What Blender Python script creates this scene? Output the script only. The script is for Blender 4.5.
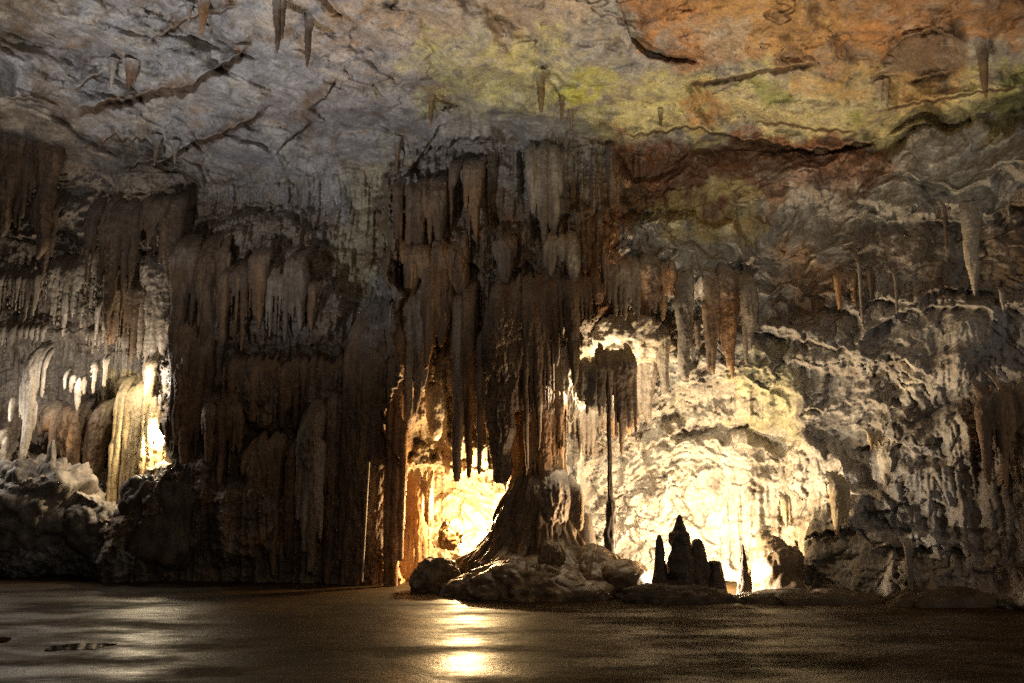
import bpy, math, random
import numpy as np
R = math.radians
rng = np.random.default_rng(7)
random.seed(7)
sc = bpy.context.scene
COL = sc.collection
for o in list(bpy.data.objects):
    bpy.data.objects.remove(o)

# ------------------------------------------------------------------ camera
F, CXP, CYP, CAMH, PITCH = 887.0, 512.0, 341.5, 1.6, math.atan(163.5 / 887.0)
CT, ST = math.cos(PITCH), math.sin(PITCH)
cd = bpy.data.cameras.new("camera")
cd.sensor_width = 36.0
cd.lens = F / 1024 * 36.0
cd.clip_start = 0.05
cd.clip_end = 400
cam = bpy.data.objects.new("camera", cd)
COL.objects.link(cam)
cam.location = (0, 0, CAMH)
cam.rotation_euler = (math.pi / 2 + PITCH, 0, 0)
sc.camera = cam


def at(px, py, Y):
    """world point on the line of sight of (px, py) at depth Y"""
    cx = (np.asarray(px, dtype=np.float64) - CXP) / F
    cy = (CYP - np.asarray(py, dtype=np.float64)) / F
    s = Y / (CT - cy * ST)
    return cx * s, Y + 0 * s, CAMH + (ST + cy * CT) * s


def slope(py):
    cy = (CYP - np.asarray(py, dtype=np.float64)) / F
    return (ST + cy * CT) / (CT - cy * ST)


def yfloor(py):
    return -CAMH / slope(py)


# ------------------------------------------------------------------ noise
_p = np.random.default_rng(11).permutation(256)
PERM = np.concatenate([_p, _p, _p]).astype(np.int32)
_g = np.random.default_rng(5).normal(size=(256, 3))
GRAD = (_g / np.linalg.norm(_g, axis=1)[:, None]).astype(np.float32)


def perlin(x, y, z):
    x = np.asarray(x, np.float32); y = np.asarray(y, np.float32); z = np.asarray(z, np.float32)
    x, y, z = np.broadcast_arrays(x, y, z)
    xf, yf, zf = np.floor(x), np.floor(y), np.floor(z)
    xi = xf.astype(np.int32) & 255; yi = yf.astype(np.int32) & 255; zi = zf.astype(np.int32) & 255
    fx, fy, fz = x - xf, y - yf, z - zf
    u = fx * fx * fx * (fx * (fx * 6 - 15) + 10)
    v = fy * fy * fy * (fy * (fy * 6 - 15) + 10)
    w = fz * fz * fz * (fz * (fz * 6 - 15) + 10)

    def g(dx, dy, dz):
        h = PERM[PERM[PERM[xi + dx] + yi + dy] + zi + dz]
        gr = GRAD[h]
        return gr[..., 0] * (fx - dx) + gr[..., 1] * (fy - dy) + gr[..., 2] * (fz - dz)
    a = g(0, 0, 0); b = g(1, 0, 0); c = a + u * (b - a)
    a = g(0, 1, 0); b = g(1, 1, 0); d = a + u * (b - a)
    e = c + v * (d - c)
    a = g(0, 0, 1); b = g(1, 0, 1); c = a + u * (b - a)
    a = g(0, 1, 1); b = g(1, 1, 1); d = a + u * (b - a)
    f = c + v * (d - c)
    return (e + w * (f - e)) * 1.5


def fbm(x, y, z, o=4, gain=0.5, lac=2.03):
    s = 0; a = 1.0
    for i in range(o):
        s = s + a * perlin(x + 17.3 * i, y + 5.1 * i, z + 9.7 * i)
        x, y, z = x * lac, y * lac, z * lac
        a *= gain
    return s


def billow(x, y, z, o=4, gain=0.5, lac=2.1):
    """rounded lumps with sharp creases, about -0.5..0.5"""
    s = 0; a = 1.0; n = 0
    for i in range(o):
        s = s + a * (np.abs(perlin(x + 31.3 * i, y + 7.1 * i, z + 3.7 * i)) * 2 - 0.6)
        n += a
        x, y, z = x * lac, y * lac, z * lac
        a *= gain
    return s / n


def sstep(a, b, x):
    t = np.clip((x - a) / (b - a), 0, 1)
    return t * t * (3 - 2 * t)


def chunks(x, y, z, seed, tilt=.5):
    """broken rock: every cell is a tilted face with its own setback, about -1..1"""
    x = np.asarray(x, np.float32); y = np.asarray(y, np.float32); z = np.asarray(z, np.float32)
    xi, yi, zi = np.floor(x).astype(np.int32), np.floor(y).astype(np.int32), np.floor(z).astype(np.int32)
    best = np.full(x.shape, 1e9, np.float32); out = np.zeros(x.shape, np.float32); sec = best.copy()
    for dx in (-1, 0, 1):
        for dy in (-1, 0, 1):
            for dz in (-1, 0, 1):
                cx, cy, cz = xi + dx, yi + dy, zi + dz
                h = PERM[PERM[PERM[(cx + seed) & 255] + (cy & 255)] + (cz & 255)]
                j = GRAD[h]; j2 = GRAD[PERM[h + 91]]
                px_, py_, pz_ = cx + .5 + .55 * j[..., 0] - x, cy + .5 + .55 * j[..., 1] - y, cz + .5 + .55 * j[..., 2] - z
                d = px_ * px_ + py_ * py_ + pz_ * pz_
                v = j2[..., 1] * .8 - tilt * 2 * (px_ * j2[..., 0] + pz_ * j2[..., 2])
                m = d < best
                sec = np.where(m, best, np.minimum(sec, d))
                out = np.where(m, v, out); best = np.where(m, d, best)
    e = sstep(0, .12, sec - best)
    return out * (.35 + .65 * e)


# ------------------------------------------------------------------ soft regions of the rock
RX0, RY0, RS = -520.0, -420.0, 3.0
_rx = np.arange(RX0, 1546, RS); _ry = np.arange(RY0, 660, RS)
RXX, RYY = np.meshgrid(_rx, _ry)


def region(pts, soft):
    """signed soft field of a polygon, 0..1, sampled later with bilinear lookup"""
    P = np.array(pts, float)
    Q = np.roll(P, -1, axis=0)
    dmin = np.full(RXX.shape, 1e9); ins = np.zeros(RXX.shape, bool)
    for (x0, y0), (x1, y1) in zip(P, Q):
        ex, ey = x1 - x0, y1 - y0
        t = np.clip(((RXX - x0) * ex + (RYY - y0) * ey) / (ex * ex + ey * ey + 1e-9), 0, 1)
        dmin = np.minimum(dmin, np.hypot(RXX - x0 - t * ex, RYY - y0 - t * ey))
        if y0 != y1:
            ins ^= ((y0 > RYY) != (y1 > RYY)) & (RXX < (x1 - x0) * (RYY - y0) / (y1 - y0) + x0)
    d = np.where(ins, dmin, -dmin)
    return sstep(-soft, soft, d).astype(np.float32)


def lookup(f, px, py):
    x = np.clip((px - RX0) / RS, 0, f.shape[1] - 1.001); y = np.clip((py - RY0) / RS, 0, f.shape[0] - 1.001)
    xi = x.astype(np.int32); yi = y.astype(np.int32); a = x - xi; b = y - yi
    return (f[yi, xi] * (1 - a) + f[yi, xi + 1] * a) * (1 - b) + (f[yi + 1, xi] * (1 - a) + f[yi + 1, xi + 1] * a) * b


# ------------------------------------------------------------------ the rock: wall and ceiling
def axis(lo, a, b, hi, fine, coarse):
    return np.concatenate([np.arange(lo, a, coarse), np.arange(a, b, fine), np.arange(b, hi, coarse)])


gx = axis(-500, -24, 1048, 1520, 1.0, 7.0)
gy = axis(-400, -12, 622, 640, 1.0, 7.0)
PX, PY = np.meshgrid(gx, gy)
NR, NC = PX.shape
# ragged outlines: regions are looked up at wandering positions
wx = fbm(PX / 40, PY / 40, 1.3 + 0 * PX, 4) * 13 + perlin(PX / 5.5, PY / 22, 4.4 + 0 * PX) * 2.5
wy = fbm(PX / 40, PY / 40, 8.9 + 0 * PX, 4) * 13 + perlin(PX / 4.5, PY / 60, 2.4 + 0 * PX) * 3.5
QX, QY = PX + wx, PY + wy

B = np.interp(PX, [-500, -100, 0, 200, 400, 600, 780, 900, 1024, 1200, 1520], [19, 21.2, 21.3, 21.2, 20.7, 19.2, 18.4, 16.7, 14.9, 13.2, 10])
D = B.copy()


def push(pts, off, soft=7):
    global D
    D = D + off * lookup(region(pts, soft), QX, QY)


# big masses: negative comes towards the hall
D = D - 1.5 * lookup(region([(168, 60), (400, 60), (400, 640), (70, 640), (100, 548), (118, 498), (150, 468), (166, 452), (170, 380)], 6), QX, QY) * sstep(150, 370, QY)
push([(172, 455), (240, 480), (300, 450), (400, 470), (400, 640), (80, 640), (112, 525)], -0.55, 16)
push([(228, 232), (268, 214), (318, 232), (338, 300), (322, 345), (280, 330), (262, 346), (214, 340), (206, 290)], -0.5, 10)
push([(225, 350), (388, 352), (392, 362), (236, 366)], 0.2, 8)
push([(222, 366), (290, 350), (352, 368), (344, 432), (298, 440), (246, 420)], -0.25, 14)
push([(206, 400), (242, 400), (238, 468), (212, 474)], -0.35, 8)
push([(212, 495), (268, 485), (272, 555), (215, 560)], -0.45, 14)
push([(240, 420), (300, 425), (290, 480), (245, 470)], 0.45, 12)
push([(386, 160), (436, 140), (462, 124), (474, 122), (490, 104), (508, 120), (526, 112), (560, 126), (620, 138), (632, 240), (610, 320), (575, 380), (556, 440), (530, 470), (505, 478), (455, 470), (440, 420), (392, 470), (386, 300)], -1.35, 7)
push([(390, 240), (520, 225), (620, 215), (610, 320), (560, 400), (500, 430), (400, 400)], -0.4, 10)
push([(404, 395), (450, 395), (452, 455), (404, 460)], 0.9, 8)
push([(416, 470), (470, 452), (505, 462), (512, 520), (490, 590), (412, 590), (404, 520)], 0.9, 12)
push([(-500, 262), (60, 240), (164, 250), (168, 380), (163, 450), (140, 475), (112, 500), (60, 470), (-500, 470)], 1.1, 9)
push([(-500, 330), (100, 345), (110, 480), (60, 450), (-500, 450)], 0.6, 9)
push([(-60, 452), (32, 458), (100, 500), (118, 520), (108, 560), (-60, 600)], -1.0, 14)
push([(600, 425), (650, 400), (730, 398), (790, 430), (800, 500), (790, 600), (610, 600), (585, 500)], 0.9, 26)
push([(556, 360), (590, 325), (640, 310), (664, 318), (640, 400), (560, 410)], 0.8, 9)
push([(600, 215), (660, 222), (740, 215), (752, 260), (720, 292), (660, 290), (610, 262)], -0.7, 8)
push([(620, 132), (800, 150), (830, 190), (740, 215), (640, 215)], -0.45, 12)
push([(885, 165), (912, 128), (1010, 128), (1100, 120), (1100, 196), (1010, 212), (900, 214), (862, 205)], -0.7, 6)
push([(760, 330), (850, 305), (965, 290), (1010, 300), (1000, 360), (930, 395), (830, 360)], -0.35, 14)
push([(880, 430), (1000, 400), (1100, 420), (1100, 620), (950, 620), (900, 560)], -0.5, 22)
push([(745, 545), (790, 520), (860, 500), (900, 560), (960, 600), (750, 620)], -0.7, 10)

X0, Y0, Z0 = at(PX, PY, D)


def lump(f, seed, o=4, gain=.5):
    return billow(X0 * f + seed, Y0 * f, Z0 * f, o, gain)


# ledges: rock hangs out above the line and is undercut below it
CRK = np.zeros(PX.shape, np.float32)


def ledge(pts, out, hup, under, hdn, teeth=3.0, st=0.0, sth=None):
    global D, CRK
    xs = [p[0] for p in pts]; ys = [p[1] for p in pts]
    yl = np.interp(PX, xs, ys) + perlin(PX / 7, 3.3 + 0 * PX, ys[0] + 0 * PX) * teeth + perlin(PX / 25, 1.1 + 0 * PX, xs[0] + 0 * PX) * teeth * 1.5
    d = yl - PY
    ends = sstep(xs[0] - 4, xs[0] + 18, PX) * (1 - sstep(xs[-1] - 18, xs[-1] + 4, PX))
    up = np.exp(-np.clip(d, 0, None) / hup) * sstep(-1.5, 1.5, d)
    dn = np.exp(np.clip(d, None, 0) / hdn) * (1 - sstep(-1.5, 1.5, d))
    g_ = np.where(CEIL > .5, 1.0, np.interp(PX, [640, 720], [.72, .48]))
    D = D + g_ * ends * (under * dn - out * up)
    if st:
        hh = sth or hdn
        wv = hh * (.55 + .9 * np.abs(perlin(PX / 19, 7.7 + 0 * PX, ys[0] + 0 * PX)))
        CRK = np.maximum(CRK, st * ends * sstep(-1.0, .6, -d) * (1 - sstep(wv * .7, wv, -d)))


# ceiling plane, a little higher towards the camera
TAN = slope(PY)
zb = np.interp(PX, [-500, 0, 250, 500, 700, 860, 1024, 1520], [9.3, 10.1, 9.9, 9.55, 9.35, 8.9, 8.55, 8.0])
yb = np.interp(PX, [-500, 0, 512, 1024, 1520], [19, 20.5, 18.6, 15.6, 12])
DC = (zb + 0.10 * yb - CAMH) / np.maximum(TAN + 0.10, 0.05)
k = np.interp(PX, [-500, 60, 330, 430, 560, 1520], [0.55, 0.6, 0.9, 0.35, 0.22, 0.22])
dl = np.clip((D - DC) / k, -30, 30)
CEIL = 1 / (1 + np.exp(-dl))                       # 1 on the ceiling
D = -k * np.log(np.exp(-np.clip(D / k, None, 600) + np.minimum(D, DC) / k) + np.exp(-DC / k + np.minimum(D, DC) / k)) + np.minimum(D, DC)
X0, Y0, Z0 = at(PX, PY, D)

# ceiling steps and cracks
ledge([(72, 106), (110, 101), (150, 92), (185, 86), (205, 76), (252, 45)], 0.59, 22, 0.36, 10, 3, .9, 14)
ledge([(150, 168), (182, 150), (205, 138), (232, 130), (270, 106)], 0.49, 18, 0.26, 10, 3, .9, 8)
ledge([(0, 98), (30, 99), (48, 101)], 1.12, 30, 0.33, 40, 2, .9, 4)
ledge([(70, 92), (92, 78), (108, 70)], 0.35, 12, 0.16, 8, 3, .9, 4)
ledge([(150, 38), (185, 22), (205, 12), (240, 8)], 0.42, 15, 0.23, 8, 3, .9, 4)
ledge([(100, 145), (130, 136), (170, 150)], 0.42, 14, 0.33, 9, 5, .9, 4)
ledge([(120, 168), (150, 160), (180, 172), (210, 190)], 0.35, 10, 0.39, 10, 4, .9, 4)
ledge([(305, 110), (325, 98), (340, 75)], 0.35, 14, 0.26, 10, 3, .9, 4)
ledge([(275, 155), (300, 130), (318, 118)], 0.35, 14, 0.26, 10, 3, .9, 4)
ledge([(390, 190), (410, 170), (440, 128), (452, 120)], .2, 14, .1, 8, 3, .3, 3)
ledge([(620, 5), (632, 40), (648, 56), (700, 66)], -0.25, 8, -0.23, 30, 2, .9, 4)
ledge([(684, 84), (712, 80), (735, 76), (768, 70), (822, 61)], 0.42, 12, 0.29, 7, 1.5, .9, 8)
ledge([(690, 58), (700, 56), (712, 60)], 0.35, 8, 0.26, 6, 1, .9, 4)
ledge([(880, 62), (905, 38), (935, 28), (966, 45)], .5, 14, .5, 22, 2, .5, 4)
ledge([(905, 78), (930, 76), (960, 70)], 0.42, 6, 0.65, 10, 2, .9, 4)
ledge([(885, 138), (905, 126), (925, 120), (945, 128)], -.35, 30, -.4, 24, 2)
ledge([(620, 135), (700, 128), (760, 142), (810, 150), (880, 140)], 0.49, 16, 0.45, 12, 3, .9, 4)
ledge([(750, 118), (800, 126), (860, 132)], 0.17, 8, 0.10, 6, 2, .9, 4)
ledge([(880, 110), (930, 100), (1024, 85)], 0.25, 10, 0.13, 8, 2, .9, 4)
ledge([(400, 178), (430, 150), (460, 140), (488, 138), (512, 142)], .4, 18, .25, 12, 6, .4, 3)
# wall ledges
ledge([(386, 258), (440, 262), (500, 270), (545, 262)], .25, 16, .3, 22, 5)
ledge([(225, 345), (270, 346), (335, 347), (390, 350)], .15, 20, .25, 8, 5)
ledge([(240, 262), (265, 238), (285, 230)], .2, 9, .35, 14)
ledge([(852, 218), (900, 222), (945, 222), (990, 212)], .5, 20, .5, 24, 4)
ledge([(855, 345), (880, 322), (905, 312), (960, 306), (1000, 312)], .35, 16, .3, 14, 3)
ledge([(745, 330), (790, 338), (825, 345), (852, 352)], .35, 14, .45, 12, 3)
ledge([(780, 360), (830, 372), (905, 362), (935, 380)], .3, 20, .25, 14, 4)
ledge([(640, 405), (690, 385), (740, 380), (800, 395)], .22, 18, .2, 9, 4)
ledge([(640, 448), (680, 432), (735, 425), (760, 420)], .28, 12, .25, 8, 5)
ledge([(622, 478), (650, 466), (690, 472)], .25, 10, .25, 8, 5)
ledge([(672, 494), (690, 482), (718, 490)], .25, 9, .3, 8, 5)
ledge([(745, 470), (770, 462), (795, 470)], .3, 9, .3, 9, 5)
ledge([(800, 415), (840, 405), (870, 400), (890, 412)], .3, 12, .3, 9, 4)
ledge([(848, 452), (880, 440), (940, 450)], .3, 14, .3, 10, 4)
ledge([(855, 515), (890, 507), (930, 500), (960, 510)], .25, 10, .35, 8, 3)
ledge([(800, 545), (825, 532), (850, 528), (862, 532)], .4, 10, .6, 12, 4)
ledge([(870, 550), (920, 545), (970, 548)], .3, 12, .4, 14, 4)
ledge([(590, 322), (630, 318), (662, 308)], -.25, 12, -.45, 22, 2)
ledge([(400, 470), (425, 466), (440, 468)], .3, 8, .5, 18, 2)

# relief: boulder-sized, fist-sized and grain-sized lumps, and vertical drip flutes where water runs
FL = np.clip(lookup(region([(-30, 230), (170, 230), (170, 480), (-30, 480)], 20), QX, QY) * .7
             + lookup(region([(170, 175), (400, 165), (400, 590), (120, 590), (170, 470)], 25), QX, QY) * .8
             + lookup(region([(386, 150), (500, 140), (640, 140), (620, 330), (560, 560), (390, 590)], 14), QX, QY)
             + lookup(region([(960, 370), (1100, 370), (1100, 560), (900, 560)], 30), QX, QY) * .6
             + lookup(region([(730, 490), (800, 480), (800, 600), (700, 600)], 20), QX, QY) * .6 + lookup(region([(790, 440), (960, 400), (980, 600), (780, 610)], 40), QX, QY) * .14, 0, 1) * (1 - CEIL)
wpx = fbm(X0 * .9, Y0 * .9, Z0 * .9 + 40, 3) * .35
wpz = fbm(X0 * .9 + 30, Y0 * .9, Z0 * .9, 3) * .35
XA, ZA = X0 + wpx, Z0 + wpz
rough = np.interp(PX, [-500, 380, 560, 640, 1520], [.75, .8, 1.0, 1.15, 1.1]) * (1 - CEIL * np.interp(PX, [350, 640], [.25, .55]))
big = billow(XA * .42, Y0 * .42, ZA * .5, 3, .5)
mid = billow(XA * 1.35 + 9, Y0 * 1.35, ZA * 1.9, 4, .55)
sml = billow(XA * 5.0 + 3, Y0 * 5.0, ZA * 6.5, 3, .6)
flute = billow(X0 * 2.1 + .25 * perlin(X0, Y0, Z0 * .6), Y0 * .8, Z0 * .16, 2, .6) * .6 + billow(X0 * 6.5 + .3 * perlin(X0 * 2, Y0, Z0 * .8), Y0 * 2, Z0 * .42, 2, .6) * .4
step = np.floor(ZA * 1.6 + fbm(X0 * .6, Y0 * .6, Z0 * .4, 3) * 1.6)         # bedded rock, steps under each bed
frac = (ZA * 1.6 + fbm(X0 * .6, Y0 * .6, Z0 * .4, 3) * 1.6) - step
bedm = np.interp(PX, [620, 740], [0, 1]) * (1 - CEIL) * (1 - .6 * FL)
RW = np.interp(PX, [600, 720], [0, 1]) * (1 - CEIL)          # bare blocky rock of the right wall
blk = fbm(XA * .5 + 4, Y0 * .5, ZA * .5, 5, .5)
XT, ZT = XA - ZA * .30, ZA + XA * .34                     # bedding dips to the right
ck0 = chunks(XT * .30 + .22 * fbm(XA * .8, Y0 * .8, ZA * .8, 4), Y0 * .30, ZT * .62 + .12 * fbm(XA * 1.2 + 9, Y0, ZA * 1.2, 3), 17, .75)
ck1 = chunks(XT * .75 + .25 * fbm(XA * 1.5, Y0, ZA * 1.5, 3), Y0 * .75, ZT * 1.15, 3)
ck2 = chunks(XT * 2.1 + .3 * fbm(XA * 3.5, Y0, ZA * 3.5, 3), Y0 * 2.1, ZT * 3.0, 40)
ck3 = chunks(XT * 5.5 + .3 * fbm(XA * 8, Y0, ZA * 8, 2), Y0 * 5.5, ZT * 7.5, 90)
KW = np.clip(RW + .35 * (1 - CEIL) * (1 - FL), 0, 1) + .18 * CEIL
NI = lookup(region([(404, 440), (520, 440), (520, 600), (404, 600)], 12), QX, QY)
fa = XA * .55 - Y0 * .25                                       # long diagonal folds of the ceiling
FOLD = billow(fa * .55 + 3, Y0 * .2, XA * .14 + 8, 3, .5)
D = D - CEIL * np.interp(PX, [380, 640], [.95, .75]) * FOLD
KW = np.clip(np.maximum(KW, NI), 0, 1); FL = FL * (1 - .75 * NI)
flute = flute * 1.0
vn1 = np.abs(fbm(XA * .55 + 60, Y0 * .55, ZA * .7, 4, .55)); vn2 = np.abs(fbm(XA * 1.5 + 20, Y0 * 1.5, ZA * 2.0 + 7, 3, .55))
vgate = sstep(-.15, .35, fbm(XA * .35, Y0 * .35 + 11, ZA * .35, 3))
VEIN = np.maximum((1 - sstep(.0, .05, vn1)) * vgate, .8 * (1 - sstep(.0, .045, vn2)) * sstep(.0, .4, fbm(XA * .5, Y0 * .5 + 31, ZA * .5, 3))) * (1 - .6 * FL)
D = D + .07 * VEIN
D = D - RW * (.26 * blk + .27 * ck0) - KW * ((.20 - .12 * RW) * ck1 + (.10 * ck2 + .036 * ck3) * (1 - .55 * RW))
rough = rough * (1 - .88 * RW)
D = D - .75 * big * rough * (1 - .3 * FL) - .40 * mid * (1 - .72 * CEIL) * rough * (1 - .55 * FL) - .085 * sml * (1 - .8 * CEIL) * (1 - .75 * RW) - .62 * flute * FL
D = D - bedm * .16 * (1 - frac) ** 1.5 * sstep(.0, .22, frac) * np.clip(perlin(step * 3.1, X0 * .7, 0 * X0) * 1.6, 0, 1)
# fine displacement along the surface normal
P = np.stack(at(PX, PY, D), -1)
du = np.gradient(P, axis=1); dv = np.gradient(P, axis=0)
N = np.cross(du, dv); N /= np.linalg.norm(N, axis=-1)[..., None] + 1e-9
N *= np.sign((N * -P).sum(-1))[..., None]
lowR = np.interp(PX, [600, 720], [0, 1])
fine = billow(P[..., 0] * 9, P[..., 1] * 9, P[..., 2] * 10, 2, .6) * .035 + perlin(P[..., 0] * 26, P[..., 1] * 26, P[..., 2] * 30) * .010
P = P + N * (fine * (1 - .7 * CEIL) * (1 - .55 * RW))[..., None]
DW = D
jx, jy = np.searchsorted(gx, -20), np.searchsorted(gy, -10)


def wall_depth(px, py):
    c = np.clip(np.searchsorted(gx, px), 0, NC - 1); r = np.clip(np.searchsorted(gy, py), 0, NR - 1)
    return DW[r, c]


SX_ = PX + wx * 1.3 + fbm(PX / 90 + 7, PY / 70, 3 + 0 * PX, 4, .6) * 34
SY_ = PY + wy * 1.3 + fbm(PX / 90, PY / 70 + 9, 6 + 0 * PX, 4, .6) * 26 * np.where(PY < 160, .55, 1)
# ------------------------------------------------------------------ mineral colours of the rock (some lamplight and ledge shade painted in)
n1 = fbm(PX / 60, PY / 60, 20 + 0 * PX, 5, .6); n2 = fbm(P[..., 0] * 1.1, P[..., 1] * 1.1, P[..., 2] * 1.1 + 50, 5, .62)
n3 = fbm(P[..., 0] * 3.3, P[..., 1] * 3.3, P[..., 2] * 1.2 + 90, 4, .6)
strk = fbm(P[..., 0] * 4.5, P[..., 1] * 3, P[..., 2] * .35 + 12, 3, .6)
C = np.zeros(PX.shape + (3,), np.float32)
C[:] = (.285, .275, .27)


def stain(m, col, amt=1.0):
    global C
    C = C + (np.clip(m, 0, 1) * amt)[..., None] * (np.array(col, np.float32) - C)


def patch(pts, soft, col, amt=1.0, rag=.8, src=None):
    """colour that fades out raggedly, with veins of the neighbouring colour running in"""
    k_ = .45 if soft < 7 else 1.0
    m = lookup(region(pts, soft * 1.7), PX + (SX_ - PX) * k_, PY + (SY_ - PY) * k_)
    v = (n2 if src is None else src) * .5 + n3 * .35
    m = sstep(.12, .9, m + rag * .55 * v * np.sqrt(np.clip(m, 0, 1)))
    stain(m * (.86 + .3 * n3), col, amt)


stain(sstep(-.1, .9, n2), (.40, .37, .34), .6)
stain(sstep(.15, .8, -n2), (.17, .145, .125), .6)
# left ceiling: cool lilac grey limestone, brown rusty patches
patch([(-500, -400), (640, -400), (640, 60), (560, 40), (430, 80), (400, 200), (-500, 210)], 30, (.35, .345, .36), .8)
patch([(-40, -60), (85, -60), (75, 15), (20, 40), (-40, 30)], 12, (.17, .12, .065), .85)
patch([(340, -40), (440, -40), (600, -20), (610, 40), (520, 60), (430, 50), (380, 60), (350, 30)], 25, (.46, .33, .20), .7, 1.4)
patch([(300, 40), (420, 30), (420, 120), (320, 190), (270, 180)], 25, (.37, .325, .31), .6)
for b in ([(150, 40), (185, 18), (190, 28), (155, 44)], [(72, 108), (205, 78), (200, 90), (80, 112)], [(185, 150), (262, 112), (266, 120), (190, 156)],
          [(308, 112), (340, 70), (344, 82), (316, 120)], [(210, 0), (240, -6), (236, 6), (214, 12)], [(276, 158), (316, 118), (314, 132), (282, 160)], [(340, 20), (372, 4), (366, 16), (344, 30)]):
    patch(b, 5, (.20, .115, .05), .85, .9)
# green and yellow growth near the lamps
patch([(400, 70), (440, 25), (520, 40), (620, 70), (700, 60), (720, 130), (620, 138), (540, 112), (480, 108), (430, 120)], 18, (.49, .44, .18), .85, 2.0)
patch([(335, 190), (385, 150), (404, 200), (400, 285), (340, 296), (325, 240)], 16, (.42, .36, .17), .55, 1.8)
patch([(560, 78), (600, 74), (612, 100), (575, 112)], 12, (.31, .33, .05), .85, 1.4)
# rusty ceiling on the right
patch([(622, -10), (628, 36), (650, 58), (700, 66), (760, 70), (860, 60), (1100, 40), (1100, -400), (600, -400)], 9, (.46, .21, .07), .95, .7)
patch([(680, -60), (760, -60), (860, 10), (850, 50), (740, 62), (705, 40)], 18, (.46, .30, .13), .6, 1.6)
patch([(800, -80), (1060, -80), (1060, 30), (900, 28), (830, 20)], 20, (.22, .12, .06), .75, 1.4)
patch([(700, 20), (738, 14), (745, 60), (712, 70)], 8, (.42, .36, .31), .7, 1.4)
patch([(690, 80), (770, 72), (900, 70), (1060, 66), (1060, 128), (930, 132), (800, 150), (720, 132)], 9, (.57, .50, .25), .9, 1.5)
patch([(800, 62), (960, 50), (960, 100), (880, 96), (800, 84)], 12, (.44, .25, .10), .7, 1.4)
patch([(740, 84), (785, 80), (800, 98), (760, 104)], 10, (.19, .25, .02), .9, 1.0)
patch([(820, 100), (850, 100), (856, 118), (826, 118)], 10, (.21, .26, .03), .85, 1.2)
patch([(992, 66), (1060, 60), (1060, 110), (1000, 110)], 10, (.22, .26, .07), .8, 1.2)
patch([(690, 84), (720, 84), (740, 120), (700, 116)], 8, (.36, .16, .07), .7, 1.6)
patch([(880, 60), (905, 36), (940, 28), (968, 44), (960, 70), (905, 76)], 5, (.12, .085, .07), .9, .6)
patch([(886, 142), (905, 128), (932, 122), (940, 140), (910, 168)], 5, (.15, .11, .075), .9, .6)
# dark red and brown band under the ceiling edge
patch([(610, 134), (760, 142), (880, 142), (890, 170), (830, 196), (740, 218), (640, 222), (600, 240)], 8, (.21, .075, .025), .95, 1.0)
patch([(640, 150), (780, 150), (800, 200), (660, 205)], 14, (.10, .055, .035), .6, 1.8)
patch([(640, 212), (745, 196), (760, 225), (700, 240), (645, 238)], 8, (.46, .40, .20), .7, 1.6)  # pale yellow strip, lightened for the lamplight falling on it
# centre curtain: brown and charcoal with rusty runs
patch([(386, 160), (490, 132), (620, 140), (640, 260), (620, 380), (560, 470), (505, 470), (388, 580)], 10, (.17, .11, .062), .9)
stain(lookup(region([(386, 150), (620, 130), (630, 300), (540, 470), (386, 590)], 10), QX, QY) * sstep(.05, .6, strk), (.24, .19, .15), .75)
stain(lookup(region([(386, 230), (620, 180), (630, 330), (540, 470), (386, 590)], 10), QX, QY) * sstep(.2, .6, -strk), (.26, .115, .035), .8)
patch([(560, 230), (640, 225), (640, 300), (590, 300)], 12, (.24, .11, .04), .8, 1.4)
patch([(386, 135), (450, 112), (600, 122), (620, 160), (560, 190), (400, 190)], 16, (.24, .225, .215), .8, 1.2)
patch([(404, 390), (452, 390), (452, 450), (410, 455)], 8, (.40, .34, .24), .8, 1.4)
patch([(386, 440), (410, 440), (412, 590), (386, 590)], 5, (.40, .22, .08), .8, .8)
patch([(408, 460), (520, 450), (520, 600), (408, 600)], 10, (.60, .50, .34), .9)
# left-middle mass: dark brown flowstone
patch([(170, 330), (390, 340), (395, 640), (60, 640), (120, 500), (166, 450)], 12, (.18, .11, .055), .92)
patch([(180, 185), (300, 195), (345, 240), (345, 345), (180, 345)], 24, (.20, .145, .095), .8, 1.6)
patch([(285, 470), (312, 460), (310, 545), (270, 560)], 8, (.22, .125, .045), .8, 1.2)
patch([(-500, 98), (50, 98), (100, 128), (190, 150), (235, 215), (225, 260), (170, 340), (-500, 340)], 14, (.15, .11, .075), .85)
# left alcove
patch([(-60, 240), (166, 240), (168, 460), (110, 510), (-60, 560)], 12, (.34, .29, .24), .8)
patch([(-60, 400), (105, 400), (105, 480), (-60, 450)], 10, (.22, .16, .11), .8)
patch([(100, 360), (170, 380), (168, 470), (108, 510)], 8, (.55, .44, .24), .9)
# right wall: grey rock, cream bowl, rusty seams
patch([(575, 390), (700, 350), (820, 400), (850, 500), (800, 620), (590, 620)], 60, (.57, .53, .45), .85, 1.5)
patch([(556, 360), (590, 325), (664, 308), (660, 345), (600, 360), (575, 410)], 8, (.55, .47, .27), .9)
patch([(790, 190), (1100, 120), (1100, 620), (830, 620), (800, 480), (790, 380)], 50, (.31, .30, .295), .85)
patch([(770, 250), (835, 255), (830, 310), (775, 300)], 14, (.32, .17, .07), .75, 1.8)
patch([(735, 380), (800, 375), (800, 440), (740, 430)], 14, (.40, .40, .16), .5, 1.8)
patch([(840, 220), (950, 226), (950, 290), (850, 280)], 14, (.16, .115, .085), .75, 1.4)
patch([(975, 215), (1100, 205), (1100, 330), (990, 290)], 14, (.22, .145, .09), .7, 1.4)
patch([(960, 380), (1100, 360), (1100, 620), (960, 620)], 24, (.15, .10, .065), .8, 1.2)
patch([(800, 520), (880, 530), (960, 560), (960, 640), (740, 640), (750, 560)], 14, (.20, .155, .105), .8, 1.2)
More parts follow.
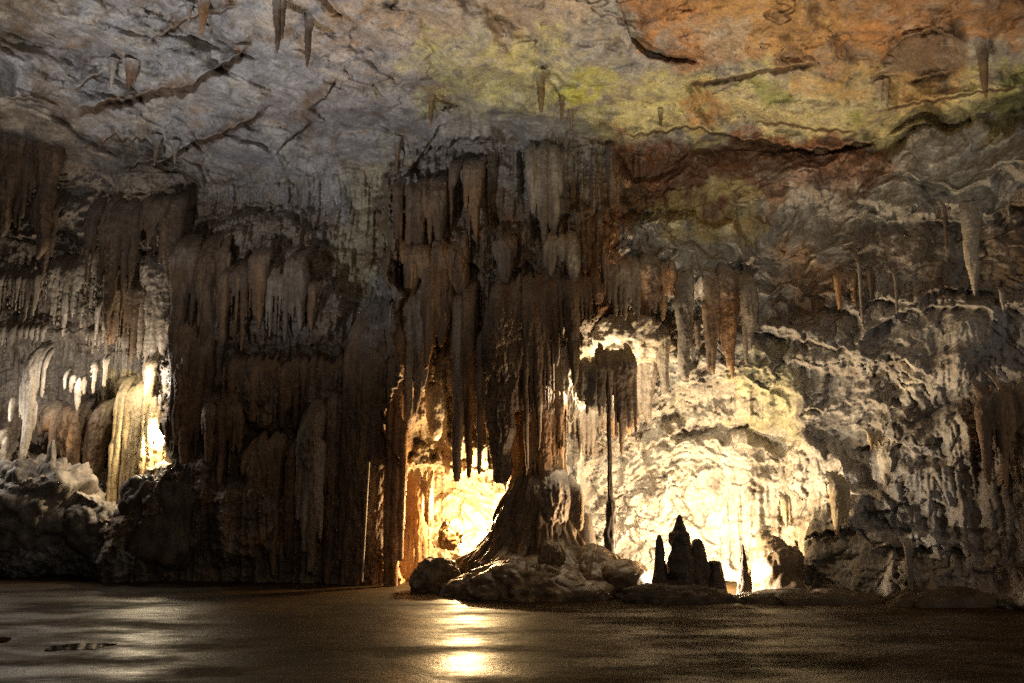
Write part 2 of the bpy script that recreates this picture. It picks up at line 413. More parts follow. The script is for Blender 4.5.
patch([(903, 352), (910, 350), (924, 388), (916, 392)], 3, (.55, .52, .47), .9, .5)
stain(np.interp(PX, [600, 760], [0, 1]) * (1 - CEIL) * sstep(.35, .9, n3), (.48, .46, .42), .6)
stain(sstep(.25, .9, -n3), (.14, .10, .07), .45)
MR = np.interp(PX, [360, 520], [1, .45])
mo = fbm(P[..., 0] * .8 + 70, P[..., 1] * .8, P[..., 2] * .8, 5, .68); mo2 = fbm(P[..., 0] * 2.2 + 5, P[..., 1] * 2.2 + 40, P[..., 2] * 2.2, 5, .7)
stain(CEIL * MR * sstep(.12, .6, mo), (.50, .45, .38), .55)
stain(CEIL * MR * sstep(.15, .7, -mo), (.24, .165, .10), .36)
stain(CEIL * MR * sstep(.25, .8, mo2), (.46, .44, .44), .45)
stain(CEIL * MR * sstep(.3, .8, -mo2), (.16, .11, .075), .5)
stain(CEIL * (1 - sstep(0, .10, np.abs(FOLD + .42))) * sstep(-.2, .4, mo2), (.26, .14, .06), .6)
stain(VEIN * np.where(CEIL > .5, 1, .8), (.11, .065, .035), .72)
stain(sstep(.1, .7, CRK), (.085, .05, .026), .9)  # clay brown under the ceiling ledges, their shadow painted in with it
C *= (1 + .16 * n3 + .10 * n1)[..., None]
C = np.clip(C, .02, .75)


# ------------------------------------------------------------------ mesh helpers
def mesh_from(name, V, faces, mat, col=None, smooth=True):
    """V (n,3), faces (m,4) with -1 in the last place for triangles"""
    me = bpy.data.meshes.new(name)
    V = np.ascontiguousarray(V, np.float32); faces = np.asarray(faces, np.int32)
    tri = faces[:, 3] < 0
    lens = np.where(tri, 3, 4).astype(np.int32)
    keep = np.ones(faces.shape, bool); keep[tri, 3] = False
    idx = faces[keep].astype(np.int32)
    me.vertices.add(len(V)); me.vertices.foreach_set("co", V.ravel())
    me.loops.add(len(idx)); me.loops.foreach_set("vertex_index", idx)
    me.polygons.add(len(faces))
    st = np.concatenate([[0], np.cumsum(lens)[:-1]]).astype(np.int32)
    me.polygons.foreach_set("loop_start", st)
    if smooth:
        me.polygons.foreach_set("use_smooth", np.ones(len(faces), bool))
    if col is not None:
        a = me.color_attributes.new("stain", 'FLOAT_COLOR', 'POINT')
        a.data.foreach_set("color", np.concatenate([col, np.ones((len(col), 1))], 1).astype(np.float32).ravel())
    me.materials.append(mat)
    me.update(calc_edges=True); me.validate()
    return me


def compact(V, Fc, col=None):
    u, inv = np.unique(Fc, return_inverse=True)
    if u[0] < 0:
        raise ValueError
    return V[u], inv.reshape(Fc.shape), (None if col is None else col[u])


def link(name, me, loc=(0, 0, 0), parent=None, **props):
    o = bpy.data.objects.new(name, me)
    o.location = loc
    if parent is not None:
        o.parent = parent
    for kk, vv in props.items():
        if vv is not None:
            o[kk] = vv
    COL.objects.link(o)
    return o


# ------------------------------------------------------------------ materials
def rock_material(name, base=None, dark=None, streak=True, rough=(.42, .8), bump=.35, spec=.4, grain=1.0):
    m = bpy.data.materials.new(name); m.use_nodes = True
    nt = m.node_tree; nd = nt.nodes; L = nt.links
    bs = nd["Principled BSDF"]
    bs.inputs["Specular IOR Level"].default_value = spec
    tc = nd.new("ShaderNodeTexCoord"); geo = nd.new("ShaderNodeNewGeometry")
    co = geo.outputs["Position"]

    def noise(scale, detail=5, rg=.6, stretch=None):
        t = nd.new("ShaderNodeTexNoise"); t.inputs["Scale"].default_value = scale
        t.inputs["Detail"].default_value = detail; t.inputs["Roughness"].default_value = rg
        if stretch:
            mp = nd.new("ShaderNodeMapping"); mp.inputs["Scale"].default_value = stretch
            L.new(co, mp.inputs["Vector"]); L.new(mp.outputs["Vector"], t.inputs["Vector"])
        else:
            L.new(co, t.inputs["Vector"])
        return t.outputs["Fac"]

    def ramp(fac, p0, c0, p1, c1):
        r = nd.new("ShaderNodeValToRGB")
        r.color_ramp.elements[0].position = p0; r.color_ramp.elements[0].color = (*c0, 1)
        r.color_ramp.elements[1].position = p1; r.color_ramp.elements[1].color = (*c1, 1)
        L.new(fac, r.inputs["Fac"]); return r.outputs["Color"]

    def mix(a, b, fac, mode='MIX'):
        x = nd.new("ShaderNodeMix"); x.data_type = 'RGBA'; x.blend_type = mode
        if isinstance(fac, float): x.inputs[0].default_value = fac
        else: L.new(fac, x.inputs[0])
        L.new(a, x.inputs[6]); L.new(b, x.inputs[7]); return x.outputs[2]
    if base is None:
        at_ = nd.new("ShaderNodeAttribute"); at_.attribute_name = "stain"
        c = at_.outputs["Color"]
    else:
        f = noise(1.0, 5, .65, (7, 7, 1.0) if streak else (2.5, 2.5, 2.5))
        c = ramp(f, .33, dark, .66, base)
        oi = nd.new("ShaderNodeObjectInfo")
        rr = ramp(oi.outputs["Random"], 0, (.78, .78, .78), 1, (1.15, 1.12, 1.08))
        c = mix(c, rr, 1.0, 'MULTIPLY')
    g = ramp(noise(14 * grain, 8, .75), .32, (.48, .45, .42), .68, (1.32, 1.32, 1.32))
    c = mix(c, g, .85, 'MULTIPLY')
    g2 = ramp(noise(3.2, 5, .7, (1, 1, .55)), .33, (.68, .66, .63), .66, (1.18, 1.18, 1.17))
    c = mix(c, g2, .8, 'MULTIPLY')
    L.new(c, bs.inputs["Base Color"])
    mr = nd.new("ShaderNodeMapRange")
    mr.inputs["From Min"].default_value = .35; mr.inputs["From Max"].default_value = .65
    mr.inputs["To Min"].default_value = rough[0]; mr.inputs["To Max"].default_value = rough[1]
    L.new(noise(2.2, 4, .6), mr.inputs["Value"]); L.new(mr.outputs["Result"], bs.inputs["Roughness"])
    b1 = nd.new("ShaderNodeBump"); b1.inputs["Strength"].default_value = bump; b1.inputs["Distance"].default_value = .05
    L.new(noise(17 * grain, 7, .68), b1.inputs["Height"])
    b2 = nd.new("ShaderNodeBump"); b2.inputs["Strength"].default_value = bump * .8; b2.inputs["Distance"].default_value = .02
    L.new(noise(60 * grain, 4, .6, (1, 1, .4)), b2.inputs["Height"]); L.new(b1.outputs["Normal"], b2.inputs["Normal"])
    L.new(b2.outputs["Normal"], bs.inputs["Normal"])
    return m


M = dict(
    wall=rock_material("limestone_rock"),
    brown=rock_material("brown_flowstone", (.21, .135, .075), (.095, .06, .035)),
    dark=rock_material("dark_wet_rock", (.135, .095, .062), (.055, .04, .028)),
    grey=rock_material("grey_calcite", (.29, .265, .24), (.135, .115, .095)),
    pale=rock_material("pale_calcite", (.52, .47, .40), (.30, .25, .19)),
    orange=rock_material("rusty_flowstone", (.38, .21, .085), (.19, .09, .035)),
    cream=rock_material("cream_flowstone", (.58, .47, .27), (.40, .28, .12)),
    boulder=rock_material("mud_coated_rock", (.20, .145, .085), (.10, .07, .04), streak=False),
    mud=rock_material("mud_brown_flowstone", (.185, .12, .058), (.085, .052, .024), streak=False, rough=(.32, .62), bump=.25),
    soil=rock_material("damp_soil", (.11, .08, .05), (.045, .033, .022), streak=False, rough=(.55, .9)),
    stain_obj=rock_material("bare_limestone", (.27, .24, .21), (.12, .10, .08), streak=False),
)

# ------------------------------------------------------------------ link wall and ceiling
idx = np.arange(NR * NC).reshape(NR, NC)
quads = np.stack([idx[1:, :-1], idx[1:, 1:], idx[:-1, 1:], idx[:-1, :-1]], -1)
cm = (CEIL[1:, 1:] + CEIL[:-1, :-1]) / 2 > .5
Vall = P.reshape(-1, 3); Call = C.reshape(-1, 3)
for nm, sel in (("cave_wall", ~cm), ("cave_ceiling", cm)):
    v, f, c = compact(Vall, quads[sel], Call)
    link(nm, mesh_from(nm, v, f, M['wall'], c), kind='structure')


# ------------------------------------------------------------------ dripstone builder
PAL = dict(brown=((.25, .14, .06), (.10, .054, .024)), dark=((.19, .115, .058), (.075, .043, .022)), grey=((.32, .27, .215), (.15, .115, .085)),
           pale=((.52, .47, .40), (.30, .25, .19)), orange=((.36, .19, .075), (.18, .085, .032)), cream=((.56, .44, .24), (.36, .25, .11)))


def project(X, Y, Z):
    dy, dz = Y, Z - CAMH
    f = dy * CT + dz * ST; u = -dy * ST + dz * CT
    return CXP + F * X / f, CYP - F * u / f


def wall_at(px, py):
    c = np.clip(np.searchsorted(gx, px), 0, NC - 1); r = np.clip(np.searchsorted(gy, py), 0, NR - 1)
    return DW[r, c], C[r, c]


def depth_for(px0, px1, y0, y1):
    xs = np.linspace(px0, px1, 9); ys = np.linspace(y0, y1, 9)
    g = np.array([[wall_depth(x, y) for x in xs] for y in ys])
    return float(np.percentile(g, 22))


def dripstone(name, label, cat, group, ribs, mat, D=None, lift=.02, up=False, p=.65, rag=.14, back=.55, res=.8, push_top=.5, seed=None, flat=1.0, parent=None, base_deep=0):
    """one fused formation of tapering ribs. ribs: (px, ytop, ytip, width_px).  up=True grows from the ground."""
    seed = seed if seed is not None else (hash((ribs[0][0], ribs[0][1])) % 997) / 7.0
    x0p = min(r[0] - r[3] / 2 for r in ribs); x1p = max(r[0] + r[3] / 2 for r in ribs)
    yt = min(min(r[1], r[2]) for r in ribs); ybt = max(max(r[1], r[2]) for r in ribs)
    if D is None:
        D = depth_for(x0p, x1p, yt, ybt) - lift
    px = D / F
    rw = []
    for (rx, ra, rb, w) in ribs:
        wx_ = float(at(rx, (ra + rb) / 2, D)[0])
        za = float(at(rx, ra, D)[2]); zb_ = float(at(rx, rb, D)[2])
        rw.append((wx_, za, zb_, w * px / 2))
    xa = min(r[0] - r[3] * 1.5 for r in rw) - px; xb = max(r[0] + r[3] * 1.5 for r in rw) + px
    zl = min(min(r[1], r[2]) for r in rw) - px * 1.5; zh = max(max(r[1], r[2]) for r in rw)
    nx = max(6, int((xb - xa) / (px * res))); nz = max(6, int((zh - zl) / (px * res * 1.35)))
    xs = np.linspace(xa, xb, nx); zs = np.linspace(zh, zl, nz)
    T = np.full((nz, nx), -1.0)
    for i, (rx, za, zb_, r) in enumerate(rw):
        s = (za - zs) / (za - zb_ + 1e-9)
        ok = (s >= -1e-6) & (s <= 1)
        sc_ = np.clip(s, 0, 1)
        rr = r * (1 - sc_) ** p
        nn = perlin(zs * 1.7 + seed, i * 3.7 + 0 * zs, seed + 0 * zs) * 1.2 + perlin(zs * 6 + seed, i * 2.1 + 0 * zs, 4 + 0 * zs) * .28 + perlin(zs * 18 + seed, i * 2.1 + 0 * zs, 9 + 0 * zs) * .14
        rr = rr * (1 + rag * 1.6 * nn)
        if not up:
            rr = rr * np.sqrt(np.clip((za - zs) / (r * 2.2 + 1e-6), 0, 1)) if push_top else rr * (1 + .55 * np.exp(-(za - zs) / (r * 1.3 + 1e-6)))
        cxw = rx + r * .35 * perlin(zs * 1.3 + seed * 2, i * 5.3 + 0 * zs, 7 + 0 * zs)
        q = (xs[None, :] - cxw[:, None]) / np.maximum(rr[:, None], 1e-5)
        t = np.where((np.abs(q) < 1) & ok[:, None], rr[:, None] * np.sqrt(np.clip(1 - q * q, 0, 1)), -1)
        T = np.maximum(T, t)
    XX, ZZ = np.meshgrid(xs, zs)
    edge = 1 + .9 * perlin(XX * 30 + seed, 0 * XX, ZZ * 11) + .6 * perlin(XX * 60 + seed, 0 * XX, ZZ * 26)
    solid = T > px * (.25 + 1.1 * np.clip(edge, 0, 2) * rag / .14 * .6)
    nb = billow(XX * 6 + seed, 0 * XX + seed, ZZ * 1.0, 3, .6) * .6 + fbm(XX * 12, 0 * XX + seed, ZZ * 7, 2) * .26 + perlin(XX * 34, 0 * XX + seed, ZZ * 20) * .2
    Tn = np.where(solid, np.maximum(T * flat * (1 + nb * .55), px * .1), 0)
    h = (zh - ZZ) / max(zh - zl, 1e-6)
    yb_ = np.zeros_like(XX)
    if not up and push_top:
        pX, pY = project(xs, D, zh)
        wd, _c = wall_at(pX, pY + 4)
        wd = np.convolve(np.pad(wd, 4, mode='edge'), np.ones(9) / 9, 'valid')
        yb_ = np.clip(wd - D - .02, -.3, min(push_top + .6, .26 * (zh - zl)))[None, :] * np.clip(1 - h / .30, 0, 1) ** 2 + .15 * push_top * np.clip(1 - h / .12, 0, 1) ** 2
    Yf = D - Tn + yb_; Yk = D + Tn * back + yb_ + base_deep * solid
    n = nx * nz
    fi = np.arange(n).reshape(nz, nx); bi = np.where(solid, fi + n, fi)
    anyc = solid[1:, 1:] | solid[:-1, 1:] | solid[1:, :-1] | solid[:-1, :-1]
    qf = np.stack([fi[1:, :-1], fi[1:, 1:], fi[:-1, 1:], fi[:-1, :-1]], -1)[anyc]
    qb = np.stack([bi[:-1, :-1], bi[:-1, 1:], bi[1:, 1:], bi[1:, :-1]], -1)[anyc]
    same = (qb == np.stack([fi[:-1, :-1], fi[:-1, 1:], fi[1:, 1:], fi[1:, :-1]], -1)[anyc]).all(1)
    V = np.concatenate([np.stack([XX, Yf, ZZ], -1).reshape(-1, 3), np.stack([XX, Yk, ZZ], -1).reshape(-1, 3)])
    hi, lo = PAL[mat]
    kk_ = sstep(-.45, .5, fbm(XX * 5 + seed, 0 * XX + seed, ZZ * .55, 4, .6))[..., None]
    cc = np.array(lo) + kk_ * (np.array(hi) - np.array(lo))
    qX, qY = project(XX, Yf, ZZ)
    _w, wc = wall_at(qX, qY)
    wtop = np.clip(.92 - h / .55, .18, .92)[..., None] if not up else .15
    cc = cc + wtop * (wc - cc)
    cc = np.concatenate([cc.reshape(-1, 3)] * 2)
    V, Fc, cc = compact(V, np.concatenate([qf, qb[~same]]), cc)
    org = np.array([(xa + xb) / 2, D, zl if up else zh])
    return link(name, mesh_from(name, V - org, Fc, M['wall'], cc), org if parent is None else org - np.array(parent.location), parent, label=label, category=cat, group=group)


def row(px0, px1, ytop, prof, w, n=None, jit=9, jx_=.45, seed=0, topj=None):
    """ribs side by side whose tips follow the profile [(px, y) ...]"""
    g = np.random.default_rng(int(abs(seed * 13 + px0 * 7 + ytop * 3 + 500)))
    n = int(n * 1.25) if n else max(2, int((px1 - px0) / (w * .55)))
    w = w * .86
    H = np.mean([q[1] for q in prof]) - ytop
    topj = .22 * H if topj is None else topj
    out = []
    for i in range(n):
        u = (i + .5 + g.uniform(-jx_, jx_)) / n
        x = px0 + (px1 - px0) * u
        k_ = float(np.clip(np.exp(g.normal() * .48), .4, 2.3))
        yb_ = np.interp(x, [q[0] for q in prof], [q[1] for q in prof]) + g.normal() * jit + (k_ - 1) * .16 * H - (g.random() < .25) * g.uniform(.1, .4) * H
        out.append((x, ytop + g.uniform(-.4, 1) * topj, max(yb_, ytop + topj + 8), w * k_))
        if g.random() < .28:      # thin straw beside it
            out.append((x + g.uniform(-.8, .8) * w, ytop + topj, max(yb_ + g.normal() * jit * 1.6, ytop + topj + 8), w * .36))
    # shared flow sheet that fuses the ribs near the top
    m = max(2, int((px1 - px0) / (w * 1.1)))
    for i in range(m):
        x = px0 + (px1 - px0) * (i + .5) / m
        out.append((x, ytop + topj * g.uniform(.0, .7), ytop + topj + H * g.uniform(.25, .55), w * 1.5))
    return out


# solids of revolution with knobbly skin: stalagmites and thin columns
def turned(name, label, cat, group, px, D, prof, mat, lump_=.16, vf=5.0, seg=36, res=1.2, lean=0.0, parent=None, fl=0.0, sq=(0, 0)):
    """prof: [(py, width_px)] from top to bottom"""
    pxm = D / F
    ys = np.arange(prof[0][0], prof[-1][0] + .01, res)
    w = np.interp(ys, [a for a, b in prof], [b for a, b in prof]) * pxm / 2
    zs = np.array([float(at(px, y, D)[2]) for y in ys]); cx = float(at(px, ys[-1], D)[0])
    an = np.linspace(0, 2 * math.pi, seg, endpoint=False)
    A, Zz = np.meshgrid(an, zs); Rr = np.repeat(w[:, None], seg, 1)
    sd = px * .37
    Rr = Rr * (1 + lump_ * (fbm(np.cos(A) * 1.2 + sd, np.sin(A) * 1.2, Zz * vf, 3) + .3 * perlin(sd + 0 * A, 0 * A, Zz * vf * 1.2) + .5 * perlin(np.cos(A) * 2.2 + sd, np.sin(A) * 2.2, Zz * vf * 1.3 + 5)) + min(.06, .3 * lump_) * (.25 if fl > .12 else 1) * perlin(np.cos(A) * 4, np.sin(A) * 4 + sd, Zz * 14))
    if fl:
        Rr = Rr * (1 + fl * billow(np.cos(A) * 3.2 + sd, np.sin(A) * 3.2, Zz * .7 + sd, 3, .55) * 1.4)
    h = (Zz - zs[-1]) / (zs[0] - zs[-1])
    X = cx + Rr * np.cos(A) + lean * pxm * h + (.12 if not fl else .02) * w.max() * perlin(Zz * 2 + sd, 0 * A, 0 * A); Y = D + Rr * np.sin(A)
    n = len(ys); ii = np.arange(n * seg).reshape(n, seg); jj = np.roll(ii, -1, 1)
    q = np.stack([ii[1:], jj[1:], jj[:-1], ii[:-1]], -1).reshape(-1, 4)
    V = np.stack([X, Y, Zz], -1).reshape(-1, 3)
    V = np.concatenate([V, [[X[0].mean(), D, zs[0] + .01], [cx, D, zs[-1]]]])
    t = np.stack([ii[0], np.roll(ii[0], -1), np.full(seg, n * seg), np.full(seg, -1)], -1)
    b = np.stack([np.roll(ii[-1], -1), ii[-1], np.full(seg, n * seg + 1), np.full(seg, -1)], -1)
    org = np.array([cx, D, zs[-1]])
    Fc = np.concatenate([q, t, b])
    return link(name, mesh_from(name, V - org, Fc, M[mat]), org if parent is None else org - np.array(parent.location), parent, label=label, category=cat, group=group)


# rocks: lumpy ellipsoids
def rock(name, label, cat, group, x0, x1, y0, y1, D, deep, mat, amp=.22, fr=1.4, sq=.75, seed=0, nseg=110, parent=None, flute_=0.0):
    cxp = (x0 + x1) / 2
    xa, _, za = at(x0, (y0 + y1) / 2, D); xb, _, _ = at(x1, (y0 + y1) / 2, D)
    zt = float(at(cxp, y0, D)[2]); zb_ = float(at(cxp, y1, D)[2])
    rx, rz, ry = (xb - xa) / 2, (zt - zb_) / 2, deep
    c = np.array([(xa + xb) / 2, D, (zt + zb_) / 2], float)
    th = np.linspace(0, 2 * math.pi, nseg, endpoint=False); ph = np.linspace(.02, math.pi - .02, nseg // 2)
    T, Ph = np.meshgrid(th, ph)
    s = lambda v: np.sign(v) * np.abs(v) ** sq
    nx, ny, nz = s(np.sin(Ph)) * s(np.cos(T)), s(np.sin(Ph)) * s(np.sin(T)), s(np.cos(Ph))
    X, Y, Z = nx * rx, ny * ry, nz * rz
    sd = seed * 3.3 + x0 * .1
    k_ = 1 + amp * (billow(X * fr + sd, Y * fr, Z * fr, 4, .55) * 1.5 + fbm(X * fr * .5 + sd, Y * fr * .5, Z * fr * .5, 2) * .6) + flute_ * billow(np.cos(T) * 4 + sd, np.sin(T) * 4, Z * .4, 2)
    V = np.stack([X * k_, Y * k_, Z * k_], -1)
    V = V.reshape(-1, 3)
    n = nseg // 2; ii = np.arange(n * nseg).reshape(n, nseg); jj = np.roll(ii, -1, 1)
    q = np.stack([ii[1:], jj[1:], jj[:-1], ii[:-1]], -1).reshape(-1, 4)
    V = np.concatenate([V, [V[:nseg].mean(0), V[-nseg:].mean(0)]])
    t = np.stack([ii[0], np.roll(ii[0], -1), np.full(nseg, n * nseg), np.full(nseg, -1)], -1)
    b = np.stack([np.roll(ii[-1], -1), ii[-1], np.full(nseg, n * nseg + 1), np.full(nseg, -1)], -1)
    org = c.copy(); org[2] = c[2] - rz
    V = V + (c - org)
    return link(name, mesh_from(name, V, np.concatenate([q, t, b]), M[mat]), org if parent is None else org - np.array(parent.location), parent, label=label, category=cat, group=group)


def single(label, px, y0, y1, w, mat, group, p=.6, D=None, lift=.02, name="stalactite", extra=2, push_top=.4, seed=None, sway=0):
    g = np.random.default_rng(int(abs(px * 7 + y0 * 3 + 500)))
    ribs = [(px, y0, y1, w)]
    for i in range(extra):
        ribs.append((px + g.uniform(-.38, .38) * w, y0, y0 + (y1 - y0) * g.uniform(.35, .8), w * g.uniform(.4, .7)))
    return dripstone(name, label, "stalactite", group, ribs, mat, D=D, lift=lift, p=p, push_top=push_top)


def curtain(label, ribs, mat, group=None, p=.45, D=None, lift=.02, name="stalactite_curtain", cat="stalactites", **kw):
    return dripstone(name, label, cat, group, ribs, mat, D=D, lift=lift, p=p, **kw)


# --- left alcove
GL = "dripstone in the lit left alcove"
curtain("dark fluted rock curtain hanging from the ceiling at the left edge", row(-30, 50, 98, [(-30, 240), (10, 215), (50, 232)], 17, 8, 12), "dark", GL, D=20.2)
curtain("slanting fringe of thin tan stalactites at the left edge below the pale lit rock", row(-8, 44, 262, [(-8, 318), (20, 326), (44, 300)], 7, 13, 7), "grey", GL, p=.7, D=21.4)
curtain("pale crusted dripstone cluster lit white, right of the tan fringe", row(46, 80, 246, [(46, 300), (60, 326), (80, 300)], 11, 7, 9, topj=14), "pale", GL, rag=.3, D=21.6)
single("slim pale stalactite beneath the white crusted cluster", 82, 298, 336, 4.5, "pale", GL, D=21.5)
single("long thin slanting stalactite with a lit edge, above the icicle pair", 97, 292, 352, 6, "pale", GL, D=21.3)
single("short lit stalactite just right of the long thin slanting one", 104, 314, 348, 6, "pale", GL, D=21.3)
curtain("brown curtain with a ragged orange lit hem beside the tall mottled sheet", row(104, 146, 268, [(104, 330), (125, 352), (146, 362)], 10, 9, 9), "brown", GL, D=21.5)
curtain("tall mottled whitish dripstone sheet hanging in the alcove's right part", row(142, 168, 246, [(142, 372), (155, 385), (168, 345)], 13, 6, 14, topj=10), "pale", GL, rag=.3, D=21.5)
curtain("pale column with stepped drips on its left, standing over the grey boulder", [(33, 335, 396, 13), (30, 340, 462, 13), (27, 345, 420, 9), (39, 338, 392, 8), (44, 345, 398, 6), (22, 380, 418, 6), (12, 396, 422, 6), (34, 400, 430, 7)], "pale", GL, p=.25, name="dripstone_column", cat="column", push_top=.08, D=21.3)
curtain("little pale shelf with a single slanting icicle hanging under it", [(65, 366, 392, 5), (71, 377, 394, 7), (78, 377, 411, 9), (84, 376, 396, 7), (74, 374, 384, 16)], "pale", GL, push_top=.08, D=21.4)
single("whitish icicle, the left one of a pair beside the pale shelf", 94, 358, 397, 7, "pale", GL, p=.5, push_top=.08, D=21.2)
single("whitish icicle, the right one of a pair beside the pale shelf", 105, 352, 390, 7, "pale", GL, p=.5, push_top=.08, D=21.2)
curtain("dim brown folded curtain behind the pale shelf in the left alcove", row(40, 108, 395, [(40, 462), (75, 458), (108, 480)], 17, 7, 9), "brown", GL, p=.3, D=22)
curtain("broad fluted honey yellow column with a bright left edge", [(114, 372, 512, 5), (119, 370, 506, 8), (126, 384, 500, 8), (132, 376, 500, 7), (138, 362, 496, 7), (110, 440, 515, 6), (143, 400, 488, 6)], "cream", GL, p=.12, name="dripstone_column", cat="column", D=21.4)
curtain("white lit dripstone sheet glaring beside the dark rock edge", [(146, 352, 490, 11), (153, 396, 480, 13), (160, 404, 470, 13), (150, 330, 440, 9), (166, 396, 440, 10)], "cream", GL, p=.2, rag=.25, D=21.2)
single("knobbly pale lit nub above the glaring white sheet", 163, 392, 412, 9, "pale", GL, p=.3, D=20.9)
curtain("ragged lit dripstone at the very left edge of the alcove", [(-4, 425, 490, 14), (3, 435, 478, 7)], "pale", GL, p=.25, D=21.3)
curtain("ragged thin whitish straws right of the pale crusted cluster", row(78, 112, 240, [(78, 300), (95, 318), (112, 300)], 6, 9, 12, topj=20), "pale", GL, D=21.7, p=.7, rag=.25)
curtain("row of fine lit straws behind the icicle pair", row(84, 140, 318, [(84, 352), (110, 366), (140, 372)], 5, 16, 10, topj=8), "grey", GL, D=21.6, p=.7)
curtain("dark broad stalactite between the tan fringe and the crusted cluster", [(48, 190, 278, 17), (44, 200, 262, 12), (54, 196, 258, 10)], "dark", GL, D=20.6, p=.5)
curtain("dark pointed stalactites in front of the crusted cluster's right side", row(84, 136, 186, [(84, 268), (110, 300), (136, 282)], 18, 6, 18, topj=14), "dark", GL, D=20.5, p=.55)
curtain("dark fluted stalactites above the tall mottled sheet", row(138, 176, 180, [(138, 262), (150, 245), (176, 292)], 14, 6, 10, topj=14), "dark", GL, D=20.3, p=.5)
curtain("thin lit straws along the alcove's left side above the pale column", row(-6, 46, 318, [(-6, 372), (20, 352), (46, 362)], 6, 10, 12, topj=10), "pale", GL, D=21.8, p=.7)
GB = "rocks on the left alcove ledge"
rock("boulder", "big grey boulder sloping right under the pale column", "boulder", GB, -20, 96, 456, 560, 20.9, 1.0, "stain_obj", .24, 1.6, .95, 1)
rock("boulder", "low grey rock at the lower right end of the alcove ledge", "boulder", GB, 72, 124, 498, 560, 20.6, .8, "stain_obj", .2, 1.5, .85, 2)
turned("stalagmite", "tiny pale stalagmite on the grey boulder, nearest the pale column", "stalagmite", GB, 50, 20.6, [(440, 3), (452, 8), (470, 12)], "stain_obj")
turned("stalagmite", "small knobbly lit stalagmite at the ledge's lower right end", "stalagmite", GB, 103, 20.4, [(510, 3), (520, 7), (545, 10)], "pale", .3)

# --- left-middle mass
GM = "dripstone on the dark left-middle wall"
curtain("dim fluted drapery hanging left of the pink hooded hollow", row(170, 228, 226, [(170, 330), (200, 345), (228, 340)], 14, 8, 14), "dark", GM, lift=.15)
curtain("brown fluted drapery with a rounded hood, left of the dark gap", row(222, 248, 258, [(222, 338), (236, 350), (248, 330)], 9, 6, 8), "brown", GM, lift=.35)
curtain("pinkish brown drapery tapering to a left pointing tip over the dark gap", row(248, 268, 242, [(248, 332), (258, 318), (268, 290)], 11, 4, 5), "brown", GM, lift=.45)
curtain("pale brown fluted drapery with a jagged hem over the dark gap", row(266, 286, 262, [(266, 340), (276, 346), (286, 338)], 9, 4, 6), "grey", GM, lift=.35)
curtain("grey tapering drapery with twin tips at the dark gap", row(284, 304, 240, [(284, 350), (292, 335), (304, 318)], 12, 4, 6), "grey", GM, lift=.3)
single("stubby brown stalactite at the right end of the dark gap", 312, 276, 332, 15, "brown", GM, lift=.3)
curtain("organ pipe row of thin brown flutes below the dark gap", row(228, 342, 352, [(228, 404), (270, 428), (300, 410), (342, 420)], 9, 21, 9), "brown", GM, lift=-.12, p=.3)
curtain("fluted brown cascade hanging low on the left of the dark mass", row(204, 242, 398, [(204, 450), (222, 476), (242, 455)], 10, 7, 10), "brown", GM, lift=.1, p=.35)
curtain("dome topped fluted column standing in the middle of the dark wall", [(311, 396, 470, 26), (302, 404, 470, 10), (318, 404, 476, 11), (306, 420, 552, 11), (313, 430, 572, 13), (321, 440, 540, 8), (299, 440, 520, 8)], "grey", GM, lift=.35, p=.16, name="dripstone_column", cat="column")
curtain("broad smooth slab shaped column with a pointed top, left of the niche", [(367, 284, 700, 38), (355, 302, 700, 26), (380, 298, 700, 20), (346, 330, 560, 12)], "dark", GM, lift=.1, p=.05, rag=.05, name="slab_column", cat="column", flat=.6)
rock("bulging_flowstone", "rounded brown flowstone bulge low on the dark wall", "flowstone", GM, 210, 276, 482, 568, 19.9, .8, "dark", .16, 1.6, .8, 3, flute_=.06)
rock("bulging_flowstone", "orange brown vertical flowstone swelling beside the dome topped column", "flowstone", GM, 268, 306, 462, 562, 19.9, .55, "brown", .2, 1.6, .8, 4, flute_=.08)
rock("bulging_flowstone", "dark rounded flowstone foot at the alcove's right edge", "flowstone", GM, 116, 210, 470, 600, 19.9, .8, "dark", .22, 1.2, .8, 5, flute_=.08)
rock("bulging_flowstone", "dark flowstone foot below the slab shaped column", "flowstone", GM, 318, 352, 500, 596, 19.6, .5, "dark", .2, 1.6, .8, 6)
a_ = at(367.5, 462, 18.2); b_ = at(361.5, 581, 18.2)
turned("pole", "thin pale upright pole standing before the dark wall left of the niche", "pole", None, 362, 18.4, [(462, 1.8), (582, 2.0)], "pale", .02, 1, 10, lean=3.5)

curtain("brown fluted flow hanging left of the dome topped column", row(244, 300, 428, [(244, 500), (270, 540), (300, 520)], 12, 8, 18), "brown", GM, lift=-.1, p=.3)
curtain("reddish brown flow ribs between the dome topped column and the slab", row(322, 350, 400, [(322, 520), (336, 556), (350, 520)], 10, 6, 18), "brown", GM, lift=-.05, p=.3)
curtain("dim fluted curtain at the dark mass's left edge beside the bright alcove", row(172, 210, 318, [(172, 420), (190, 452), (210, 440)], 12, 7, 14), "brown", GM, lift=.0, p=.35)
